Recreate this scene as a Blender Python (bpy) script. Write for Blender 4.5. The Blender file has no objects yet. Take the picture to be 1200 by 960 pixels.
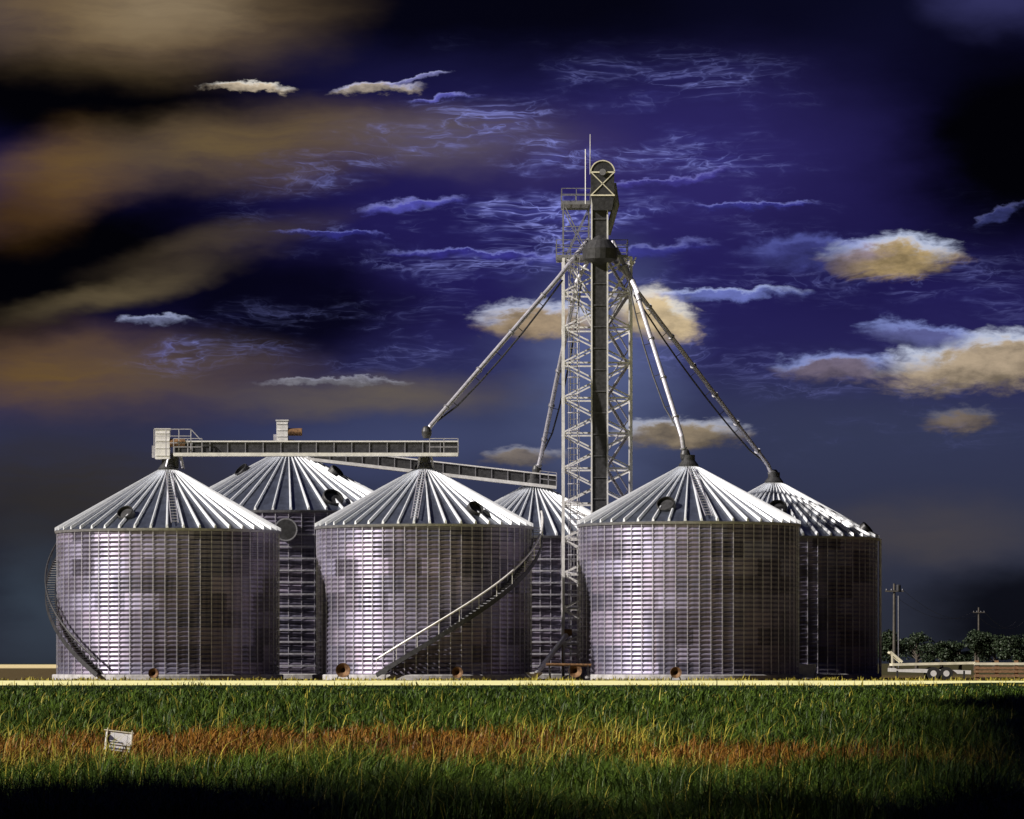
import bpy, math, random
import numpy as np
from mathutils import Vector, Matrix
R = math.radians
random.seed(7)
rng = np.random.default_rng(7)
sc = bpy.context.scene
col = sc.collection

# ------------------------------------------------------------------ camera
FOC, CXP, HOR, EYE = 5000.0, 600.0, 777.0, 1.1      # focal length in photo pixels, centre, horizon row, eye height


def at(px, py, Y):
    """photo pixel + distance -> world point"""
    return Vector(((px - CXP) * Y / FOC, Y, EYE + (HOR - py) * Y / FOC))


cam = bpy.data.cameras.new('camera')
cam.sensor_width = 36
cam.lens = 36 * FOC / 1200
cam.shift_y = (HOR - 480) / 1200
cam.clip_start = 0.5
cam.clip_end = 20000
camo = bpy.data.objects.new('camera', cam)
col.objects.link(camo)
camo.location = (0, 0, EYE)
camo.rotation_euler = (R(90), 0, 0)
sc.camera = camo
EXPO = 0.35
sc.view_settings.view_transform = 'Standard'
sc.view_settings.look = 'None'
sc.view_settings.gamma = 1
sc.view_settings.exposure = EXPO
sc.cycles.max_bounces = 6
sc.cycles.use_denoising = True

SUN_AZ, SUN_EL = R(66), R(33)       # azimuth to the left of "behind the camera"
SDIR = Vector((-math.sin(SUN_AZ) * math.cos(SUN_EL), -math.cos(SUN_AZ) * math.cos(SUN_EL), math.sin(SUN_EL)))
sl = bpy.data.lights.new('sun', 'SUN')
sl.energy = 5.0
sl.angle = R(0.8)
sl.color = (1.0, 0.93, 0.84)
so = bpy.data.objects.new('sun', sl)
col.objects.link(so)
so.rotation_euler = SDIR.to_track_quat('Z', 'Y').to_euler()
so.location = (-60, -60, 80)


# ------------------------------------------------------------------ node helper
def s2l(c):
    return tuple(((v / 255) / 12.92 if v / 255 <= .04045 else ((v / 255 + .055) / 1.055) ** 2.4) for v in c)


class NT:
    def __init__(s, nt):
        s.nt = nt

    def n(s, t, **kw):
        o = s.nt.nodes.new(t)
        for k, v in kw.items():
            setattr(o, k, v)
        return o

    def put(s, sock, v):
        if hasattr(v, 'is_output'):
            s.nt.links.new(v, sock)
        else:
            if isinstance(v, (tuple, list)) and len(v) == 3 and sock.type == 'RGBA':
                v = tuple(v) + (1,)
            sock.default_value = v

    def m(s, op, a, b=None, c=None, clamp=False):
        o = s.n('ShaderNodeMath', operation=op, use_clamp=clamp)
        s.put(o.inputs[0], a)
        if b is not None:
            s.put(o.inputs[1], b)
        if c is not None:
            s.put(o.inputs[2], c)
        return o.outputs[0]

    def add(s, a, b): return s.m('ADD', a, b)
    def sub(s, a, b): return s.m('SUBTRACT', a, b)
    def mul(s, a, b): return s.m('MULTIPLY', a, b)

    def ss(s, x, lo, hi, a=0.0, b=1.0, kind='SMOOTHSTEP'):
        o = s.n('ShaderNodeMapRange', interpolation_type=kind)
        s.put(o.inputs[0], x)
        for i, v in enumerate((lo, hi, a, b)):
            s.put(o.inputs[i + 1], v)
        return o.outputs[0]

    def xyz(s, x, y, z=0.0):
        o = s.n('ShaderNodeCombineXYZ')
        for i, v in enumerate((x, y, z)):
            s.put(o.inputs[i], v)
        return o.outputs[0]

    def sep(s, v):
        o = s.n('ShaderNodeSeparateXYZ')
        s.put(o.inputs[0], v)
        return o.outputs

    def noise(s, vec, scale=1.0, detail=3.0, rough=.5, dist=0.0):
        o = s.n('ShaderNodeTexNoise')
        s.put(o.inputs['Vector'], vec)
        o.inputs['Scale'].default_value = scale
        o.inputs['Detail'].default_value = detail
        o.inputs['Roughness'].default_value = rough
        o.inputs['Distortion'].default_value = dist
        return o.outputs[0]

    def mix(s, f, a, b, mode='MIX'):
        o = s.n('ShaderNodeMix', data_type='RGBA', blend_type=mode)
        s.put(o.inputs[0], f)
        s.put(o.inputs[6], a)
        s.put(o.inputs[7], b)
        return o.outputs[2]

    def ramp(s, f, stops):
        o = s.n('ShaderNodeValToRGB')
        s.put(o.inputs[0], f)
        e = o.color_ramp.elements
        while len(e) < len(stops):
            e.new(0.5)
        for el, (p, c) in zip(e, stops):
            el.position = p
            el.color = tuple(c) + (1,)
        return o.outputs[0]


# ------------------------------------------------------------------ sky
wd = bpy.data.worlds.new('World')
sc.world = wd
wd.use_nodes = True
wd.node_tree.nodes.clear()
N = NT(wd.node_tree)
tc = N.n('ShaderNodeTexCoord').outputs['Generated']
dx, dy, dz = N.sep(tc)
az = N.m('ARCTAN2', dx, dy)
hyp = N.m('SQRT', N.add(N.mul(dx, dx), N.mul(dy, dy)))
el = N.m('ARCTAN2', dz, hyp)
sx = N.add(N.mul(az, 50.0), 6.0)                # direction of view in handy units: azimuth
sy = N.sub(7.77, N.mul(el, 50.0))               # and elevation (horizon = 7.77, upwards is smaller)
P0 = N.xyz(sx, sy)
w1 = N.sub(N.noise(N.xyz(N.mul(sx, .7), N.mul(sy, 1.6), 3.1), 1.0, 4, .55), .5)
w2 = N.sub(N.noise(N.xyz(N.mul(sx, .7), N.mul(sy, 1.6), 9.7), 1.0, 4, .55), .5)
qx = N.add(sx, N.mul(w1, 1.1))
qy = N.add(sy, N.mul(w2, .55))
streak = N.noise(N.xyz(N.add(N.mul(sx, .9), N.mul(w1, 1.5)), N.add(N.mul(sy, 5.0), N.mul(w2, 2.0)), 52.0), 1.0, 5, .62)
f1 = N.sub(N.noise(N.xyz(N.mul(sx, 2.2), N.mul(sy, 4.4), 5.5), 1.0, 5, .6), .5)
f2 = N.sub(N.noise(N.xyz(N.mul(sx, 2.2), N.mul(sy, 4.4), 15.5), 1.0, 5, .6), .5)
rx_ = N.add(sx, N.mul(f1, .55))
ry_ = N.add(sy, N.mul(f2, .32))


def blob(cx, cy, rx, ry, lo=1.0, hi=0.0, hard=False, tilt=0.0):
    X, Y = (rx_, ry_) if hard else (qx, qy)
    a = N.mul(N.sub(X, cx / 100), 100.0 / rx)
    Yc = N.sub(Y, cy / 100)
    if tilt:
        Yc = N.sub(Yc, N.mul(N.sub(X, cx / 100), tilt))
    b = N.mul(Yc, 100.0 / ry)
    d = N.m('SQRT', N.add(N.mul(a, a), N.mul(b, b)))
    return N.ss(d, lo, hi), d, b


K = 1.0 / (2 ** EXPO)


def C(r, g, b, k=1.0):
    return tuple(v * K * k for v in s2l((r, g, b)))


grad = N.ramp(N.ss(sy, -4.0, 8.0, 0, 1, 'LINEAR'), [
    (0.00, C(6, 5, 24)), (0.30, C(8, 5, 30)), (0.38, C(14, 7, 46)), (0.52, C(23, 11, 70)),
    (0.62, C(25, 14, 74)), (0.70, C(29, 24, 72)), (0.76, C(39, 43, 72)), (0.84, C(44, 48, 66)), (0.92, C(38, 42, 54)),
    (1.00, C(32, 36, 42))])
skyn = N.n('ShaderNodeTexSky', sky_type='NISHITA', sun_disc=False)
skyn.sun_elevation = SUN_EL
skyn.sun_rotation = math.atan2(SDIR.x, SDIR.y)
grad = N.mix(N.ss(sy, -5.0, -32.0), grad, C(22, 24, 74))
nis = N.mix(1.0, skyn.outputs[0], (0.0012, 0.0012, 0.0030), 'MULTIPLY')
c = N.mix(1.0, grad, nis, 'ADD')
# dark gaps in the cloud deck, plus vignette darkening painted at top and right
for (x, y, a, b, s, t) in ((90, 120, 420, 105, 1.0, 0), (60, 320, 420, 140, 1.0, -.25), (330, 360, 260, 110, .9, 0), (1190, 170, 210, 230, 1.0, 0),
                           (560, 5, 560, 120, .9, 0), (1000, 50, 260, 150, .6, 0), (20, 640, 160, 130, .55, 0), (1190, 720, 180, 80, .85, 0), (1000, 250, 200, 160, .35, 0)):
    g, _, _ = blob(x, y, a, b, 1.0, .25, tilt=t)
    c = N.mix(N.mul(g, s), c, C(2, 2, 6))
# soft pale violet haze, plus a glow painted in behind tower and bins
for (x, y, a, b, s, cc) in ((820, 190, 330, 170, .5, (56, 48, 116)), (620, 175, 230, 70, .4, (76, 66, 106)), (700, 440, 150, 210, .55, (112, 126, 170)), (600, 500, 420, 120, .45, (64, 72, 102)),
                            (1020, 500, 420, 110, .55, (56, 62, 88)), (470, 520, 330, 60, .4, (72, 80, 120)), (45, 700, 90, 130, .5, (66, 78, 92)),
                            (1160, 10, 110, 60, .6, (60, 60, 110))):
    g, _, _ = blob(x, y, a, b)
    c = N.mix(N.mul(g, s), c, C(*cc))
# ochre cloud banks at the left
for (x, y, a, b, s, cc, t) in ((150, 15, 330, 115, .92, (118, 98, 68), 0), (190, 10, 150, 60, .5, (150, 134, 110), 0), (70, 210, 130, 75, .85, (104, 78, 40), -.15),
                               (300, 175, 330, 66, .85, (106, 88, 58), -.10), (520, 165, 200, 50, .6, (100, 90, 96), 0),
                               (20, 255, 110, 60, .6, (70, 48, 16), 0), (260, 290, 200, 36, .5, (84, 72, 56), -.25), (140, 345, 180, 26, .75, (96, 84, 62), -.2),
                               (60, 437, 240, 75, .85, (104, 80, 44), 0), (220, 440, 220, 70, .5, (100, 84, 58), 0), (440, 465, 230, 34, .75, (104, 94, 80), 0),
                               (90, 570, 330, 120, .8, (50, 46, 42), 0), (1080, 625, 190, 60, .45, (84, 76, 70), 0)):
    g, _, _ = blob(x, y, a, b, tilt=t)
    c = N.mix(N.mul(N.mul(g, N.ss(streak, .15, .7, .72, 1.1)), s), c, C(*cc))
# thin wind-drawn wisps
def ridge(sxs, sys, z, pw, wx):
    n_ = N.noise(N.xyz(N.add(N.mul(sx, sxs), N.mul(w1, wx)), N.add(N.mul(sy, sys), N.mul(w2, wx)), z), 1.0, 4, .55, .4)
    r_ = N.sub(1.0, N.m('ABSOLUTE', N.mul(N.sub(n_, .5), 5.0)))
    return N.m('POWER', N.m('MAXIMUM', r_, 0.0), pw)
wz = N.m('MAXIMUM', blob(640, 230, 420, 190)[0], N.mul(blob(760, 200, 300, 170)[0], .8))
wz = N.m('MAXIMUM', wz, N.mul(blob(1040, 400, 260, 200)[0], .35))
wz = N.m('MAXIMUM', wz, N.mul(blob(200, 400, 130, 50)[0], .8))
wz = N.m('MAXIMUM', wz, N.mul(blob(600, 390, 560, 60)[0], .5))
patch = N.ss(N.noise(N.xyz(N.mul(sx, .55), N.mul(sy, 1.7), 31.0), 1.0, 4, .6), .42, .66)
wz = N.mul(wz, patch)
c = N.mix(N.mul(N.mul(ridge(.7, 3.4, 2.0, 3.0, 1.4), wz), .36), c, C(84, 86, 170))
c = N.mix(N.mul(N.mul(ridge(1.1, 7.5, 7.0, 9.0, 2.2), N.mul(wz, patch)), .95), c, C(150, 156, 236))
c = N.mix(N.mul(N.mul(ridge(1.6, 3.6, 12.0, 12.0, 3.0), N.mul(wz, patch)), .7), c, C(140, 148, 230))
fine = N.noise(N.xyz(N.add(N.mul(sx, 4.2), N.mul(w1, 4.0)), N.add(N.mul(sy, 11.0), N.mul(w2, 6.0)), 41.0), 1.0, 4, .55)
# single clouds: warm bellies with bright upper rims
for (x, y, a, b, cc, rim, s, t) in (
        (1045, 305, 86, 27, (178, 154, 112), (214, 226, 255), 1.0, -.03), (960, 300, 90, 24, (76, 80, 150), (120, 130, 220), .5, 0),
        (1165, 425, 150, 36, (172, 154, 130), (222, 232, 255), .95, -.10), (975, 432, 74, 18, (120, 108, 122), (170, 186, 250), .75, 0),
        (1075, 395, 70, 17, (96, 100, 150), (160, 176, 246), .7, .12), (635, 377, 84, 24, (170, 148, 116), (220, 228, 255), .85, 0),
        (770, 372, 54, 34, (206, 184, 146), (255, 250, 238), .95, .2), (800, 510, 84, 20, (146, 130, 104), (206, 210, 226), .8, 0),
        (1125, 494, 52, 17, (130, 114, 90), (120, 120, 130), .6, 0), (612, 535, 50, 14, (140, 126, 104), (170, 170, 180), .6, 0),
        (292, 108, 50, 5.5, (214, 196, 170), (255, 250, 240), .85, .02), (440, 110, 56, 6, (190, 176, 160), (224, 222, 255), .8, -.06), (490, 98, 46, 4, (140, 140, 200), (200, 204, 255), .7, -.25), (520, 117, 40, 4, (100, 100, 190), (160, 164, 250), .7, -.1),
        (850, 347, 100, 8, (110, 120, 190), (190, 204, 255), .8, -.03), (185, 378, 44, 7, (120, 126, 160), (190, 200, 240), .7, 0),
        (770, 215, 90, 6, (70, 64, 150), (150, 150, 240), .55, -.12), (880, 245, 80, 5, (60, 60, 150), (150, 156, 244), .6, -.03), (560, 300, 120, 6, (60, 56, 150), (150, 156, 244), .6, .03), (395, 278, 70, 5, (50, 50, 130), (130, 136, 230), .6, .05), (720, 300, 130, 9, (60, 60, 150), (150, 156, 240), .5, -.1), (390, 449, 90, 5, (150, 150, 160), (190, 192, 210), .5, 0),
        (480, 243, 70, 8, (90, 90, 190), (160, 164, 250), .6, -.1), (1170, 257, 30, 8, (70, 76, 140), (110, 116, 180), .5, -.4)):
    _, d, bb = blob(x, y, a * 1.1, b * 1.15, hard=True, tilt=t)
    ed = N.add(N.mul(N.sub(1.0, d), 1.3), N.mul(N.sub(fine, .5), .85))
    g = N.ss(ed, -.02, .72)
    rimf = N.mul(N.ss(ed, .85, .35), N.ss(bb, .20, -.45))
    body = N.mix(N.ss(N.add(N.mul(f1, 1.6), N.mul(bb, .35)), -.35, .5), C(*[min(255, v * 1.08) for v in cc]), C(*[v * .66 for v in cc]))
    cl = N.mix(rimf, body, C(*rim))
    c = N.mix(N.mul(g, s), c, cl)
# sky outside the view darkened to cut fill light on the bin walls
c = N.mix(N.ss(N.m('ABSOLUTE', az), .35, .9, 0, .72), c, C(3, 3, 9))
bg = N.n('ShaderNodeBackground')
N.put(bg.inputs[0], c)
bg.inputs[1].default_value = 1.0
wo = N.n('ShaderNodeOutputWorld')
wd.node_tree.links.new(bg.outputs[0], wo.inputs[0])


# ------------------------------------------------------------------ materials
def mat(name, base, rough=.6, metal=0.0, var=.15, scale=3.0, bump=0.0, spec=.5, stretch=(1, 1, 1), two=None):
    m = bpy.data.materials.new(name)
    m.use_nodes = True
    n = NT(m.node_tree)
    p = m.node_tree.nodes['Principled BSDF']
    co = n.n('ShaderNodeTexCoord').outputs['Object']
    mp = n.n('ShaderNodeMapping')
    n.put(mp.inputs[0], co)
    mp.inputs[3].default_value = stretch
    f = n.noise(mp.outputs[0], scale, 5, .6)
    lo = tuple(v * (1 - var) for v in base)
    hi = tuple(min(1, v * (1 + var)) for v in (two or base))
    cc = n.mix(n.ss(f, .3, .7), lo, hi)
    n.put(p.inputs['Base Color'], cc)
    p.inputs['Roughness'].default_value = rough
    p.inputs['Metallic'].default_value = metal
    p.inputs['Specular IOR Level'].default_value = spec
    if bump:
        b = n.n('ShaderNodeBump')
        b.inputs['Strength'].default_value = bump
        n.put(b.inputs['Height'], f)
        m.node_tree.links.new(b.outputs[0], p.inputs['Normal'])
    return m


def wall_mat(name, base, seed, sheets=20):
    """galvanised sheets: every sheet weathered a little differently, vertical run-off streaks"""
    m = bpy.data.materials.new(name)
    m.use_nodes = True
    n = NT(m.node_tree)
    p = m.node_tree.nodes['Principled BSDF']
    co = n.n('ShaderNodeTexCoord').outputs['Object']
    x, y, z = n.sep(co)
    th = n.m('ARCTAN2', y, x)
    ring = n.m('FLOOR', n.mul(z, 1 / 1.12))
    sh = n.m('FLOOR', n.add(n.mul(th, sheets / (2 * math.pi)), n.mul(ring, .5)))
    wn = n.n('ShaderNodeTexWhiteNoise', noise_dimensions='3D')
    n.put(wn.inputs[0], n.xyz(ring, sh, seed))
    streak = n.noise(n.xyz(n.mul(th, 26.0), n.mul(z, .22), seed), 1.0, 4, .6)
    v = n.add(n.ss(wn.outputs[0], 0, 1, .50, 1.15, 'LINEAR'), n.ss(streak, .25, .75, -.22, .16))
    tint = n.mix(n.sep(wn.outputs[1])[1], (1.0, .93, .97), (.90, .92, 1.0))
    tint = n.mix(n.ss(streak, .55, .8), tint, (1.0, .88, .80))
    cc = n.mix(1.0, tint, tuple(base), 'MULTIPLY')
    cc = n.mix(1.0, cc, n.xyz(v, v, v), 'MULTIPLY')
    rust = n.mul(n.ss(n.noise(n.xyz(n.mul(th, 9.0), n.mul(z, .8), seed + 4), 1.0, 6, .65), .66, .8), n.ss(z, 1.6, .2))
    cc = n.mix(n.mul(rust, .6), cc, (.20, .09, .035))
    n.put(p.inputs['Base Color'], cc)
    p.inputs['Metallic'].default_value = .62
    n.put(p.inputs['Roughness'], n.ss(wn.outputs[0], 0, 1, .34, .52, 'LINEAR'))
    return m


M = {}
M['wall'] = [wall_mat('galvanised_sheet', (.29, .272, .36), i * 3.7 + 1) for i in range(6)]
M['steel'] = mat('galvanised_steel', (.54, .53, .61), .42, .5, .18, 4)
M['roof'] = mat('roof_sheet', (.10, .115, .16), .34, .6, .3, 1.3, stretch=(1, 1, .4))
M['rib'] = mat('roof_rib', (.84, .87, .95), .40, .25, .08, 3)  # paler than the sheets: light on the rib tops put into the colour
M['grey'] = mat('grey_steel', (.30, .30, .33), .42, .5, .2, 4)
M['pale'] = mat('pale_steel', (.80, .79, .80), .45, .25, .12, 3)
M['dark'] = mat('dark_steel', (.045, .045, .05), .5, .3, .35, 4)
M['black'] = mat('black_rubber', (.015, .015, .016), .8, 0, .3, 5)
M['concrete'] = mat('concrete', (.40, .39, .40), .9, 0, .25, 2.5, .3)
M['rust'] = mat('rusty_steel', (.15, .075, .035), .75, .2, .4, 5, .2, two=(.20, .11, .05))
M['wood'] = mat('weathered_wood', (.20, .105, .05), .85, 0, .35, 6, .3, stretch=(1, 1, 5), two=(.26, .15, .08))
M['polewood'] = mat('pole_wood', (.085, .075, .065), .9, 0, .3, 4)
M['bark'] = mat('bark', (.06, .05, .04), .95, 0, .4, 6, .4)
M['signwhite'] = mat('sign_white', (.84, .84, .88), .5, 0, .07, 12)
M['signdark'] = mat('sign_dark', (.05, .05, .10), .6, 0, .3, 20)
M['cream'] = mat('cream_paint', (.70, .66, .52), .6, 0, .15, 3)
M['wire'] = mat('wire', (.10, .10, .11), .5, .4, .1, 2)


def leaf_mat(name, a, b):
    m = bpy.data.materials.new(name)
    m.use_nodes = True
    n = NT(m.node_tree)
    p = m.node_tree.nodes['Principled BSDF']
    at_ = n.n('ShaderNodeAttribute', attribute_name='tint')
    geo = n.n('ShaderNodeNewGeometry')
    f = n.noise(geo.outputs['Position'], .35, 4, .6)
    k = n.add(n.mul(at_.outputs['Fac'], .6), n.ss(f, .3, .7, 0, .5))
    cc = n.mix(k, a, b)
    n.put(p.inputs['Base Color'], cc)
    p.inputs['Roughness'].default_value = .55
    p.inputs['Specular IOR Level'].default_value = .3
    return m


M['leaf'] = leaf_mat('tree_leaf', (.010, .018, .008), (.035, .055, .026))
M['green'] = leaf_mat('grass_green', (.005, .017, .002), (.10, .165, .011))
M['brown'] = leaf_mat('grass_dry', (.055, .020, .004), (.38, .175, .02))
M['yellow'] = leaf_mat('grass_straw', (.16, .14, .014), (.50, .42, .06))


# ------------------------------------------------------------------ mesh helper
class MB:
    def __init__(s):
        s.v, s.f, s.mi = [], [], []

    def face(s, idx, mi=0):
        s.f.append(idx)
        s.mi.append(mi)

    def box(s, c, size, rot=None, mi=0):
        c = Vector(c)
        h = Vector(size) / 2
        b = len(s.v)
        for sx_ in (-1, 1):
            for sy_ in (-1, 1):
                for sz_ in (-1, 1):
                    p = Vector((sx_ * h.x, sy_ * h.y, sz_ * h.z))
                    if rot is not None:
                        p = rot @ p
                    s.v.append(c + p)
        for q in ((0, 1, 3, 2), (4, 6, 7, 5), (0, 4, 5, 1), (2, 3, 7, 6), (0, 2, 6, 4), (1, 5, 7, 3)):
            s.face([b + i for i in q], mi)
        return s

    def bar(s, p0, p1, w, h=None, mi=0):
        p0, p1 = Vector(p0), Vector(p1)
        d = p1 - p0
        q = d.to_track_quat('Z', 'Y').to_matrix()
        return s.box((p0 + p1) / 2, (w, h or w, d.length), q, mi)

    def tube(s, pts, r, n=10, mi=0, caps=True):
        pts = [Vector(p) for p in pts]
        rs = r if isinstance(r, (list, tuple)) else [r] * len(pts)
        b = len(s.v)
        up = None
        for i, p in enumerate(pts):
            t = (pts[min(i + 1, len(pts) - 1)] - pts[max(i - 1, 0)]).normalized()
            if up is None:
                up = Vector((0, 0, 1)) if abs(t.z) < .9 else Vector((1, 0, 0))
            a = t.cross(up).normalized()
            up = a.cross(t).normalized()
            for k in range(n):
                an = 2 * math.pi * k / n
                s.v.append(p + (a * math.cos(an) + up * math.sin(an)) * rs[i])
        for i in range(len(pts) - 1):
            for k in range(n):
                k2 = (k + 1) % n
                s.face([b + i * n + k, b + (i + 1) * n + k, b + (i + 1) * n + k2, b + i * n + k2], mi)
        if caps:
            s.face([b + k for k in range(n)], mi)
            e = b + (len(pts) - 1) * n
            s.face([e + k for k in reversed(range(n))], mi)
        return s

    def revolve(s, prof, n=48, c=(0, 0, 0), mi=0, a0=0, a1=2 * math.pi):
        """profile of (radius, z), bottom to top, outside facing out"""
        c = Vector(c)
        b = len(s.v)
        full = abs(a1 - a0 - 2 * math.pi) < 1e-6
        m = n if full else n + 1
        for (r, z) in prof:
            for k in range(m):
                an = a0 + (a1 - a0) * k / n
                s.v.append(c + Vector((r * math.cos(an), r * math.sin(an), z)))
        for i in range(len(prof) - 1):
            for k in range(n):
                k2 = (k + 1) % m
                s.face([b + i * m + k, b + i * m + k2, b + (i + 1) * m + k2, b + (i + 1) * m + k], mi)
        return s

    def build(s, name, mats, parent=None, smooth=False, loc=None):
        me = bpy.data.meshes.new(name)
        me.from_pydata([tuple(p) for p in s.v], [], s.f)
        if not isinstance(mats, (list, tuple)):
            mats = [mats]
        for m in mats:
            me.materials.append(m)
        if len(mats) > 1:
            me.polygons.foreach_set('material_index', s.mi)
        if smooth:
            me.polygons.foreach_set('use_smooth', [True] * len(me.polygons))
        me.update()
        o = bpy.data.objects.new(name, me)
        col.objects.link(o)
        if loc is not None:
            o.location = loc
        if parent is not None:
            o.parent = parent
        return o


def tag(o, label=None, cat=None, group=None, kind=None):
    if label:
        o['label'] = label
    if cat:
        o['category'] = cat
    if group:
        o['group'] = group
    if kind:
        o['kind'] = kind
    return o


def thing(name, loc, label, cat, group=None, rz=0):
    o = bpy.data.objects.new(name, None)
    o.empty_display_size = .5
    o.location = loc
    o.rotation_euler.z = rz
    col.objects.link(o)
    return tag(o, label, cat, group)


def dup(o, parent, loc=None, rot=None):
    cpy = o.copy()
    col.objects.link(cpy)
    cpy.parent = parent
    if loc is not None:
        cpy.location = loc
    if rot is not None:
        cpy.rotation_euler = rot
    return cpy


# ------------------------------------------------------------------ ground
def hgt(x, y):
    x = np.asarray(x, float)
    y = np.asarray(y, float)
    fade = np.clip((200 - y) / 120, 0, 1)
    h = .035 * np.sin(y * .55 + .35 * np.sin(x * .6)) + .03 * np.sin(y * .23 + x * .9 + 1) + .025 * np.sin(x * 1.3 + y * .11)
    return h * fade


xs = np.concatenate([[-6000, -3000, -1500, -700, -350, -180, -110, -75], np.arange(-55, -16, 3.0), np.arange(-16, 16.01, .5), np.arange(18, 56, 3.0),
                     [75, 110, 180, 350, 700, 1500, 3000, 6000]])
ys = np.concatenate([[-3000, -800, -200, -60, -20, 0, 10, 16], np.arange(20, 110, .7), np.arange(112, 210, 4.0), np.arange(215, 330, 12.0),
                     [360, 420, 520, 700, 1000, 1500, 2300, 4000, 7000]])
gx, gy = np.meshgrid(xs, ys)
gz = hgt(gx, gy)
nx, ny = len(xs), len(ys)
g = MB()
g.v = [Vector(p) for p in zip(gx.ravel().tolist(), gy.ravel().tolist(), gz.ravel().tolist())]
for j in range(ny - 1):
    for i in range(nx - 1):
        g.face([j * nx + i, j * nx + i + 1, (j + 1) * nx + i + 1, (j + 1) * nx + i])


def ground_mat():
    m = bpy.data.materials.new('field_soil')
    m.use_nodes = True
    n = NT(m.node_tree)
    p = m.node_tree.nodes['Principled BSDF']
    pos = n.n('ShaderNodeNewGeometry').outputs['Position']
    x, y, z = n.sep(pos)
    f = n.noise(pos, .8, 6, .65)
    f2 = n.noise(pos, .09, 4, .6)
    green = n.mix(f, (.006, .014, .003), (.018, .034, .006))
    soil = n.mix(f, (.030, .013, .004), (.10, .045, .012))

    def ell(cx, cy, a, b):
        u = n.mul(n.sub(n.add(x, n.mul(n.sub(f2, .5), 3.0)), cx), 1 / a)
        w = n.mul(n.sub(n.add(y, n.mul(n.sub(f, .5), 5.0)), cy), 1 / b)
        return n.ss(n.add(n.mul(u, u), n.mul(w, w)), 1.1, .6)
    k = n.m('MAXIMUM', ell(-2.8, 53, 4.6, 11.5), ell(3.1, 45.5, 2.0, 4.5))
    near = n.mix(k, green, soil)
    yard = n.mix(f, (.06, .045, .02), (.12, .085, .04))
    far = n.mix(n.noise(pos, .02, 4, .6), (.20, .15, .06), (.36, .28, .12))
    far = n.mix(n.ss(x, -20, 30), n.mix(n.ss(y, 2600, 3400), n.mix(n.ss(y, 800, 1000), yard, (.72, .60, .34)), (.03, .035, .025)), (.05, .045, .02))
    cc = n.mix(n.ss(y, 257, 260), near, yard)
    cc = n.mix(n.ss(y, 330, 420), cc, far)
    n.put(p.inputs['Base Color'], cc)
    p.inputs['Roughness'].default_value = 1.0
    p.inputs['Specular IOR Level'].default_value = .1
    b = n.n('ShaderNodeBump')
    b.inputs['Strength'].default_value = .6
    b.inputs['Distance'].default_value = .1
    n.put(b.inputs['Height'], n.noise(pos, 5, 5, .7))
    m.node_tree.links.new(b.outputs[0], p.inputs['Normal'])
    return m


tag(g.build('ground', ground_mat(), smooth=True), kind='structure')

# pale limestone track in front of the bins, slightly irregular edges
M['gravel'] = mat('limestone_gravel', (.86, .83, .42), 1.0, 0, .14, .35, .2, spec=.1)
t = MB()
k = 160
for i in range(k + 1):
    X = -260 + 520 * i / k
    wob = .8 * math.sin(X * .31) + .6 * math.sin(X * .83 + 2)
    nar = max(0, min(1, (X - 18) / 8)) * 6
    t.v += [Vector((X, 209 + wob + nar * 4.5, .012)), Vector((X, 262 - nar * .4 + .5 * math.sin(X * .57), .014))]
for i in range(k):
    t.face([2 * i, 2 * i + 2, 2 * i + 3, 2 * i + 1])
tag(t.build('gravel_track', M['gravel']), kind='structure')


# ------------------------------------------------------------------ grain bins
def pol(r, a, z):
    """a = angle from the camera-facing side, positive to the right"""
    return Vector((r * math.sin(a), -r * math.cos(a), z))


NS, NR = 60, 44


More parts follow.
